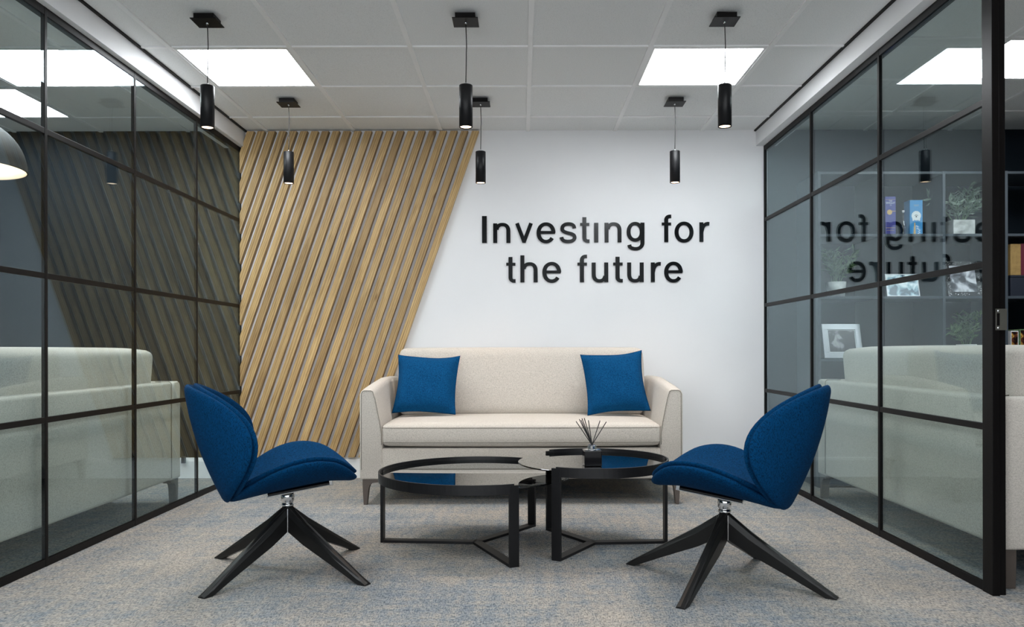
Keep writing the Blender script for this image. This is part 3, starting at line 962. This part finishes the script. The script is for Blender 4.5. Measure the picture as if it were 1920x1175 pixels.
# ------------------------------------------------------------------ cylinder pendants
def make_pendant(label, loc, zb_=1.885):
    t = thing('pendant_lamp', label, 'pendant lamp', loc, 0, 'black cylinder pendant lamps')
    bm = bmesh.new()
    box(bm, -0.045, 0.045, -0.045, 0.045, -0.024, 0.0)
    box(bm, -0.058, 0.058, -0.055, 0.055, -0.028, -0.0245)
    obj('ceiling_rose', bm, 'black_metal', t, bevel=0.001)
    bm = bmesh.new(); lathe(bm, [(0, -0.034), (0.004, -0.034), (0.006, -0.029), (0.006, -0.027), (0, -0.027)], 16)
    obj('cord_grip', bm, 'chrome', t, True)
    top = -(loc[2] - (zb_ + 0.19))
    bm = bmesh.new()
    pts = [(0.004 * math.sin(PI * i / 10) * (1 if i < 5 else 0.6), 0, -0.03 + (top + 0.012 + 0.03) * i / 10) for i in range(11)]
    tube(bm, pts, 0.0023, 8)
    obj('cord', bm, 'cable_black', t, True)
    bm = bmesh.new(); lathe(bm, [(0, top + 0.014), (0.003, top + 0.013), (0.0045, top), (0, top)], 16)
    obj('top_nipple', bm, 'chrome', t, True)
    bot = top - 0.19
    bm = bmesh.new()
    lathe(bm, [(0, top), (0.029, top), (0.0305, top - 0.0015), (0.0305, bot), (0.0275, bot), (0.0275, bot + 0.03), (0, bot + 0.03)], 40)
    o = obj('shade', bm, 'black_satin', t, False)
    for p in o.data.polygons: p.use_smooth = abs(p.normal.z) < 0.5
    bm = bmesh.new(); lathe(bm, [(0, bot + 0.003), (0.024, bot + 0.003), (0.0265, bot + 0.006), (0.0265, bot + 0.02), (0, bot + 0.02)], 32)
    obj('bulb', bm, 'pendant_light', t)
    ld = bpy.data.lights.new('spot_beam', 'SPOT'); ld.energy = PENDANT_POWER; ld.color = (1.0, 0.70, 0.50)
    ld.spot_size = math.radians(95); ld.spot_blend = 0.9; ld.shadow_soft_size = 0.02
    lo = bpy.data.objects.new('spot_beam', ld); COL.objects.link(lo); lo.parent = t; lo.location = (0, 0, bot - 0.001)
    return t
pen = make_pendant('black cylinder pendant lamp, leftmost of the nearer row of three', (-1.42, 3.61, CH))
for lab, x, y in (('black cylinder pendant lamp, middle one of the nearer row of three', -0.25, 3.61),
                  ('black cylinder pendant lamp, rightmost of the nearer row of three', 0.922, 3.61),
                  ('black cylinder pendant lamp of the row by the wall, in front of the oak slats', -1.404, 4.815),
                  ('black cylinder pendant lamp of the row by the wall, beside the last oak slat', -0.245, 4.815),
                  ('black cylinder pendant lamp of the row by the wall, above the word for', 0.928, 4.815)):
    dup(pen, (x, y, CH), 0, lab)

# dome pendant in the left room
t = thing('dome_pendant_lamp', 'large dark dome pendant lamp glowing warm inside, in the left room', 'pendant lamp', (-2.92, 4.15, CH))
zr = 1.83 - CH
prof = []
for i in range(15):
    a_ = PI / 2 * i / 14
    prof.append((0.30 * math.sin(a_) ** 0.9, zr + 0.005 + 0.27 * math.cos(a_)))
bm = bmesh.new(); lathe(bm, [(0, prof[0][1])] + prof[1:] + [(0.302, zr), (0.296, zr)] , 56); obj('shade', bm, 'dome_black', t, True)
bm = bmesh.new(); lathe(bm, [(0, prof[0][1] - 0.006)] + [(max(0.0, r_ - 0.005), z_ - 0.004) for r_, z_ in prof[1:]] + [(0.296, zr + 0.0005)], 56); obj('shade_lining', bm, 'dome_inner', t, True)
bm = bmesh.new(); lathe(bm, [(0, zr + 0.06), (0.04, zr + 0.075), (0.055, zr + 0.11), (0.04, zr + 0.145), (0.018, zr + 0.17), (0.018, zr + 0.26), (0, zr + 0.26)], 24)
emis('dome_bulb', (1.0, 0.78, 0.58, 1), 45.0)
obj('bulb', bm, 'dome_bulb', t, True)
bm = bmesh.new(); tube(bm, [(0, 0, zr + 0.27), (0, 0, -0.03)], 0.003); obj('cord', bm, 'cable_black', t)
bm = bmesh.new(); lathe(bm, [(0, 0), (0.05, 0), (0.05, -0.02), (0.04, -0.03), (0, -0.03)], 24); obj('ceiling_rose', bm, 'black_metal', t)

# ------------------------------------------------------------------ shelving in the right room
SY0, SY1 = 5.05, 5.44
SX = [1.888 + 0.395 * i for i in range(7)]
SZ = [0.02 + 0.395 * i for i in range(6)]
sh = thing('shelving_unit', 'tall black open cube shelving unit in the right room', 'shelving', (SX[0], SY0, 0))
for x in SX:
    obj('upright', bx(x - SX[0] - 0.009, x - SX[0] + 0.009, 0, SY1 - SY0, 0, SZ[-1] + 0.010), 'shelf_metal', sh, bevel=0.001)
for z in SZ:
    for i in range(len(SX) - 1):
        obj('shelf', bx(SX[i] - SX[0] + 0.009, SX[i + 1] - SX[0] - 0.009, 0.002, SY1 - SY0 - 0.002, z - 0.008, z + 0.008), 'shelf_metal', sh, bevel=0.001)
def on(row): return SZ[row] + 0.0085
ROW_TOP, ROW_MID, ROW_LOW = 3 + 0, 3 - 1, 3 - 2
def atx(px, y): return (px - 978) / 1495.0 * y

def plant(label, x, y, z, potw, poth, fh, spread, leafmat, pot_kind, seed):
    rnd = random.Random(seed)
    t = thing('potted_plant', label, 'plant', (x, y, z), 0, 'potted plants on the shelving')
    bm = bmesh.new()
    if pot_kind == 'cube':
        h = potw / 2
        vs0 = [bm.verts.new((a_ * h, b_ * h, 0)) for a_, b_ in ((-1, -1), (1, -1), (1, 1), (-1, 1))]
        vs1 = [bm.verts.new((a_ * h, b_ * h, poth)) for a_, b_ in ((-1, -1), (1, -1), (1, 1), (-1, 1))]
        vs2 = [bm.verts.new((a_ * (h - 0.006), b_ * (h - 0.006), poth)) for a_, b_ in ((-1, -1), (1, -1), (1, 1), (-1, 1))]
        vs3 = [bm.verts.new((a_ * (h - 0.006), b_ * (h - 0.006), poth - 0.02)) for a_, b_ in ((-1, -1), (1, -1), (1, 1), (-1, 1))]
        bm.faces.new(vs0[::-1])
        for A, B in ((vs0, vs1), (vs1, vs2), (vs2, vs3)):
            for i in range(4): bm.faces.new((A[i], A[(i + 1) % 4], B[(i + 1) % 4], B[i]))
        obj('pot', bm, 'pot_white', t, bevel=0.002)
    else:
        lathe(bm, [(0, 0), (potw * 0.42, 0), (potw * 0.5, poth), (potw * 0.46, poth), (potw * 0.44, poth - 0.02)], 24)
        obj('pot', bm, 'pot_white', t, True)
    bm = bmesh.new(); h = potw * 0.42; box(bm, -h * .95, h * .95, -h * .95, h * .95, poth - 0.03, poth - 0.016) if pot_kind == 'cube' else lathe(bm, [(0, poth - 0.03), (h, poth - 0.03), (h, poth - 0.02), (0, poth - 0.02)], 20)
    obj('soil', bm, 'soil', t)
    bs, bl = bmesh.new(), bmesh.new()
    for q in range(16):
        a_ = rnd.uniform(0, 2 * PI); rr = rnd.uniform(0.2, 1) * spread; hh = rnd.uniform(0.45, 1) * fh
        p0 = Vector((0.02 * math.cos(a_), 0.02 * math.sin(a_), poth - 0.02))
        p2 = Vector((rr * math.cos(a_), 0.45 * rr * math.sin(a_), poth + hh))
        p1 = (p0 + p2) / 2 + Vector((0, 0, 0.03 + 0.1 * rr))
        pts = [p0 * (1 - u) ** 2 + p1 * 2 * u * (1 - u) + p2 * u * u for u in [i / 8 for i in range(9)]]
        tube(bs, pts, 0.0014, 5)
        for i in range(2, 9):
            for s_ in range(2):
                d = (pts[i] - pts[i - 1]).normalized()
                side = d.orthogonal().normalized()
                side.rotate(Matrix.Rotation(rnd.uniform(0, 2 * PI), 3, d))
                ln = rnd.uniform(0.042, 0.072); lw_ = ln * 0.17
                ax = (d * 0.6 + side).normalized(); nn = ax.cross(d).normalized(); cr = ax.cross(nn)
                base = pts[i]
                if base.y + ln > 0.19: continue
                vv = [bl.verts.new(base), bl.verts.new(base + ax * ln * .45 + nn * lw_ + cr * 0.002), bl.verts.new(base + ax * ln), bl.verts.new(base + ax * ln * .45 - nn * lw_ + cr * 0.002), bl.verts.new(base + ax * ln * .45 - cr * 0.003)]
                bl.faces.new((vv[0], vv[1], vv[4])); bl.faces.new((vv[1], vv[2], vv[4])); bl.faces.new((vv[2], vv[3], vv[4])); bl.faces.new((vv[3], vv[0], vv[4]))
    obj('stems', bs, 'leaf', t)
    o = obj('foliage', bl, leafmat, t); o['kind'] = 'stuff'
    return t

yo = 5.13
plant('leafy plant in a white marbled cube pot, right of the blue cartons', atx(1799, yo + .05), yo + 0.06, on(4), 0.14, 0.10, 0.23, 0.20, 'leaf_dusty', 'cube', 3)
plant('bushy green plant in a round white pot in the leftmost column of the shelving', atx(1568, yo + .05), yo + 0.05, on(3), 0.125, 0.10, 0.20, 0.13, 'leaf', 'round', 5)
plant('bushy green plant low on the shelving just above the back of the right sofa', atx(1812, yo + .05), yo + 0.05, on(2), 0.12, 0.09, 0.19, 0.12, 'leaf', 'round', 9)

def carton(label, px0, px1, y, row, h, d, mat):
    x0, x1 = atx(px0, y), atx(px1, y)
    t = thing('bottle_carton', label, 'carton', ((x0 + x1) / 2, y, on(row)))
    hw_ = (x1 - x0) / 2
    obj('box', bx(-hw_, hw_, 0, d, 0, h), mat, t, bevel=0.0015)
    return t, hw_
def disc(bm, x, z, r, y=-0.0006, n=20, scallop=0.0):
    vs = []
    for i in range(n):
        a_ = 2 * PI * i / n
        rr = r * (1 + scallop * (1 if i % 2 else -1))
        vs.append((x + rr * math.cos(a_), z + rr * math.sin(a_)))
    prism(bm, vs, lambda a_, b_: Vector((a_, y, b_)), lambda a_, b_: Vector((a_, y + 0.0005, b_)))
def small_text(parent, body, size, x, z, mat, name='lettering', y=-0.0012):
    cu = bpy.data.curves.new(name, 'FONT'); cu.body = body; cu.size = size; cu.align_x = 'CENTER'; cu.extrude = 0.0002
    tmp = bpy.data.objects.new('tmp', cu); COL.objects.link(tmp)
    dg = bpy.context.evaluated_depsgraph_get(); dg.update()
    me = bpy.data.meshes.new_from_object(tmp.evaluated_get(dg))
    bpy.data.objects.remove(tmp)
    me.materials.clear(); me.materials.append(M[mat])
    o = link(name, me, None, parent); o.location = (x, y, z); o.rotation_euler = (PI / 2, 0, 0)
    return o
t, hw_ = carton('indigo bottle carton with a gold medallion on the shelving', 1660.5, 1680, 5.10, 4, 0.245, 0.07, 'box_indigo')
bm = bmesh.new(); disc(bm, -0.006, 0.145, 0.0165); obj('medallion', bm, 'gold', t)
bm = bmesh.new(); box(bm, -hw_ + .002, hw_ - .002, -0.0008, -0.0002, 0.225, 0.2265); box(bm, 0.008, hw_ - .001, -0.0008, -0.0002, 0.150, 0.153); box(bm, -hw_ + .004, hw_ - .004, -0.0008, -0.0002, 0.044, 0.046); box(bm, -hw_ + .008, hw_ - .010, -0.0008, -0.0002, 0.028, 0.0295)
obj('gold_line', bm, 'gold', t)
small_text(t, 'THE', 0.012, 0, 0.213, 'print_white'); small_text(t, 'SINGLET', 0.016, 0, 0.199, 'print_white'); small_text(t, '15', 0.013, 0, 0.186, 'print_white')
t, hw_ = carton('sky blue bottle carton with a white crest on the shelving', 1706.5, 1730.5, 5.10, 4, 0.222, 0.08, 'box_sky')
bm = bmesh.new(); disc(bm, 0, 0.122, 0.030, n=32, scallop=0.05); box(bm, -0.024, -0.014, -0.0006, -0.0001, 0.090, 0.104); box(bm, 0.014, 0.024, -0.0006, -0.0001, 0.090, 0.104)
obj('crest', bm, 'print_white', t)
bm = bmesh.new(); disc(bm, 0, 0.116, 0.005, y=-0.0012, n=10)
prism(bm, [(-0.013, 0.121), (-0.009, 0.126), (0, 0.1285), (0.009, 0.126), (0.013, 0.121), (0.008, 0.123), (0, 0.125), (-0.008, 0.123)], lambda a_, b_: Vector((a_, -0.0007, b_)), lambda a_, b_: Vector((a_, -0.0012, b_)))
obj('crest_mark', bm, 'box_navy', t)
bm = bmesh.new(); prism(bm, [(-0.018, 0), (-0.003, 0), (-0.007, 0.078), (-0.013, 0.078)], lambda a_, b_: Vector((a_, -0.0009, b_)), lambda a_, b_: Vector((a_, -0.0003, b_))); obj('gold_wedge', bm, 'gold', t)
bm = bmesh.new()
for (a_, b_) in ((0.002, 0.056), (0.009, 0.05), (0.006, 0.04), (0.014, 0.036), (0.02, 0.028), (0.016, 0.02), (0.021, 0.013), (0.013, 0.008)):
    box(bm, a_ - .004, a_ + .005, -0.0008, -0.0002, b_ - .0015, b_ + .0025)
obj('white_pattern', bm, 'print_white', t)
bm = bmesh.new()
tube(bm, [(-0.016 + 0.032 * i / 12, -0.0008, 0.190 + 0.002 * math.sin(i * 1.9)) for i in range(13)], 0.0009, 4)
box(bm, -0.014, 0.014, -0.0008, -0.0002, 0.183, 0.184)
obj('script_line', bm, 'gold', t)
# clear bottle between the cartons
t = thing('glass_bottle', 'clear long-necked glass bottle between the two blue cartons', 'bottle', (atx(1694, 5.15), 5.15, on(4)))
bm = bmesh.new(); lathe(bm, [(0, 0), (0.020, 0), (0.0215, 0.004), (0.0215, 0.055), (0.017, 0.078), (0.008, 0.096), (0.0065, 0.105), (0.0065, 0.145), (0.0085, 0.148), (0.0085, 0.155), (0.0065, 0.156)], 24); obj('body', bm, 'bottle_glass', t, True)
bm = bmesh.new(); lathe(bm, [(0, 0.150), (0.005, 0.150), (0.0075, 0.157), (0.0075, 0.164), (0, 0.165)], 16); obj('stopper', bm, 'trim_white', t, True)

def photo_frame(label, px0, px1, h, y, row, frame_m, print_m, fw, mat_w=0.0, yaw=0.0, studs=False, thick=0.012, rat=None):
    x0, x1 = atx(px0, y), atx(px1, y)
    t = thing('photo_frame', label, 'photo frame', ((x0 + x1) / 2, y, on(row) + 0.003), yaw, 'photo frames on the shelving')
    hw_ = (x1 - x0) / 2
    R = Matrix.Rotation(math.radians(-12), 4, 'X')
    bm = bmesh.new()
    for a_ in ((-hw_, hw_, 0, fw), (-hw_, hw_, h - fw, h), (-hw_, -hw_ + fw, fw, h - fw), (hw_ - fw, hw_, fw, h - fw)):
        box(bm, a_[0], a_[1], 0, thick, a_[2], a_[3], R)
    fr = obj('frame', bm, frame_m, t, bevel=0.001)
    if mat_w:
        bm = bmesh.new(); box(bm, -hw_ + fw, hw_ - fw, 0.004, 0.006, fw, h - fw, R); obj('mount', bm, 'print_white', t)
    g = fw + mat_w
    bm = bmesh.new(); box(bm, -hw_ + g, hw_ - g, 0.0025, 0.0038, g, h - g)
    o = obj('picture', bm, print_m, t); o.rotation_euler = (math.radians(-12), 0, 0)
    bm = bmesh.new(); box(bm, -hw_ + fw, hw_ - fw, 0.0065, 0.010, fw, h - fw, R); obj('backing', bm, 'shelf_dark', t)
    bm = bmesh.new(); prism(bm, [(-0.02, 0.0), (0.02, 0.0), (0.012, h * 0.75), (-0.012, h * 0.75)], lambda a_, b_: Vector((a_, 0.012 + 0.09 * (1 - b_ / h) + 0.13 * b_, b_ + .0005)), lambda a_, b_: Vector((a_, 0.015 + 0.09 * (1 - b_ / h) + 0.13 * b_, b_ + .0005)))
    obj('stand', bm, 'shelf_dark', t)
    if studs:
        rnd = random.Random(4)
        bm = bmesh.new()
        for q in range(90):
            sd = rnd.randrange(4)
            u = rnd.random()
            if sd == 0: a_, b_ = -hw_ + 2 * hw_ * u, fw * rnd.uniform(.2, .8)
            elif sd == 1: a_, b_ = -hw_ + 2 * hw_ * u, h - fw * rnd.uniform(.2, .8)
            elif sd == 2: a_, b_ = -hw_ + fw * rnd.uniform(.2, .8), h * u
            else: a_, b_ = hw_ - fw * rnd.uniform(.2, .8), h * u
            lathe(bm, [(0, 0.002), (0.0015, 0.0012), (0.002, 0)], 6, R @ Matrix.Translation((a_, 0, b_)) @ Matrix.Rotation(PI / 2, 4, 'X'))
        o = obj('glass_studs', bm, 'crystal', fr); o['kind'] = 'stuff'
    return t
photo_frame('thin silver photo frame with a pale blue picture, under the blue cartons', 1663, 1727, 0.150, 5.12, 3, 'frame_silver', 'print_faces', 0.006, yaw=math.radians(4))
photo_frame('dark photo frame studded with glass beads around a grey picture', 1777, 1845, 0.235, 5.12, 3, 'shelf_dark', 'print_hands', 0.030, studs=True, yaw=math.radians(4))
photo_frame('wide silver mirrored photo frame with a dark picture, low in the leftmost column', 1545, 1621, 0.225, 5.12, 2, 'frame_silver', 'print_dark', 0.036, 0.006, yaw=math.radians(6))

# column right of the jamb
t = thing('book_box', 'tan and burgundy boxed set seen past the black door jamb', 'box', (atx(1894, 5.1), 5.10, on(3) + 0.1355))
obj('box', bx(0.003, 0.07, 0, 0.14, 0, 0.20), 'box_tan', t, bevel=0.002)
obj('spine', bx(0.0705, 0.17, 0.0, 0.14, 0, 0.202), 'box_burgundy', t, bevel=0.002)
obj('spine_label', bx(0.098, 0.14, -0.001, -0.0002, 0.085, 0.125), 'print_white', t)
t = thing('storage_box', 'dark storage box under the tan and burgundy boxed set', 'box', (atx(1894, 5.1), 5.10, on(3)))
obj('box', bx(0.003, 0.30, 0.0, 0.25, 0, 0.122), 'box_navy', t, bevel=0.003)
obj('lid', bx(0.0, 0.303, -0.003, 0.253, 0.1225, 0.135), 'box_navy', t, bevel=0.002)
bxs = atx(1894, 5.1)
for q, (wq, hq, m1, lab) in enumerate(((0.048, 0.175, 'print_cover', 'slim upright case with a red and brown picture cover, just past the door jamb'), (0.05, 0.185, 'print_cover', 'slim upright case with a dark green edge at the right edge of the picture'), (0.045, 0.18, 'print_cover', 'slim upright case beyond the right edge of the picture'))):
    t = thing('picture_book', lab, 'book', (bxs + 0.006 + q * 0.058, 5.10, on(2)), 0, 'picture books on the lower shelf')
    obj('cover', bx(0, wq, 0, 0.13, 0, hq), 'trim_white' if q == 0 else 'leaf', t, bevel=0.001)
    o = obj('front_picture', bx(0.003, wq - 0.005, -0.0012, -0.0002, 0.006, hq - 0.006), m1, t)

# small dark socket above the skirting in the left room
t = thing('wall_socket', 'small dark socket box on the white skirting in the left room', 'socket', (atx(344, 5.48), YB - 0.0225, 0.105))
obj('socket_box', bx(-0.014, 0.014, -0.02, 0, 0, 0.045), 'socket_dark', t, bevel=0.002)
obj('socket_face', bx(-0.010, 0.010, -0.0225, -0.0202, 0.006, 0.039), 'black_gloss', t, bevel=0.001)
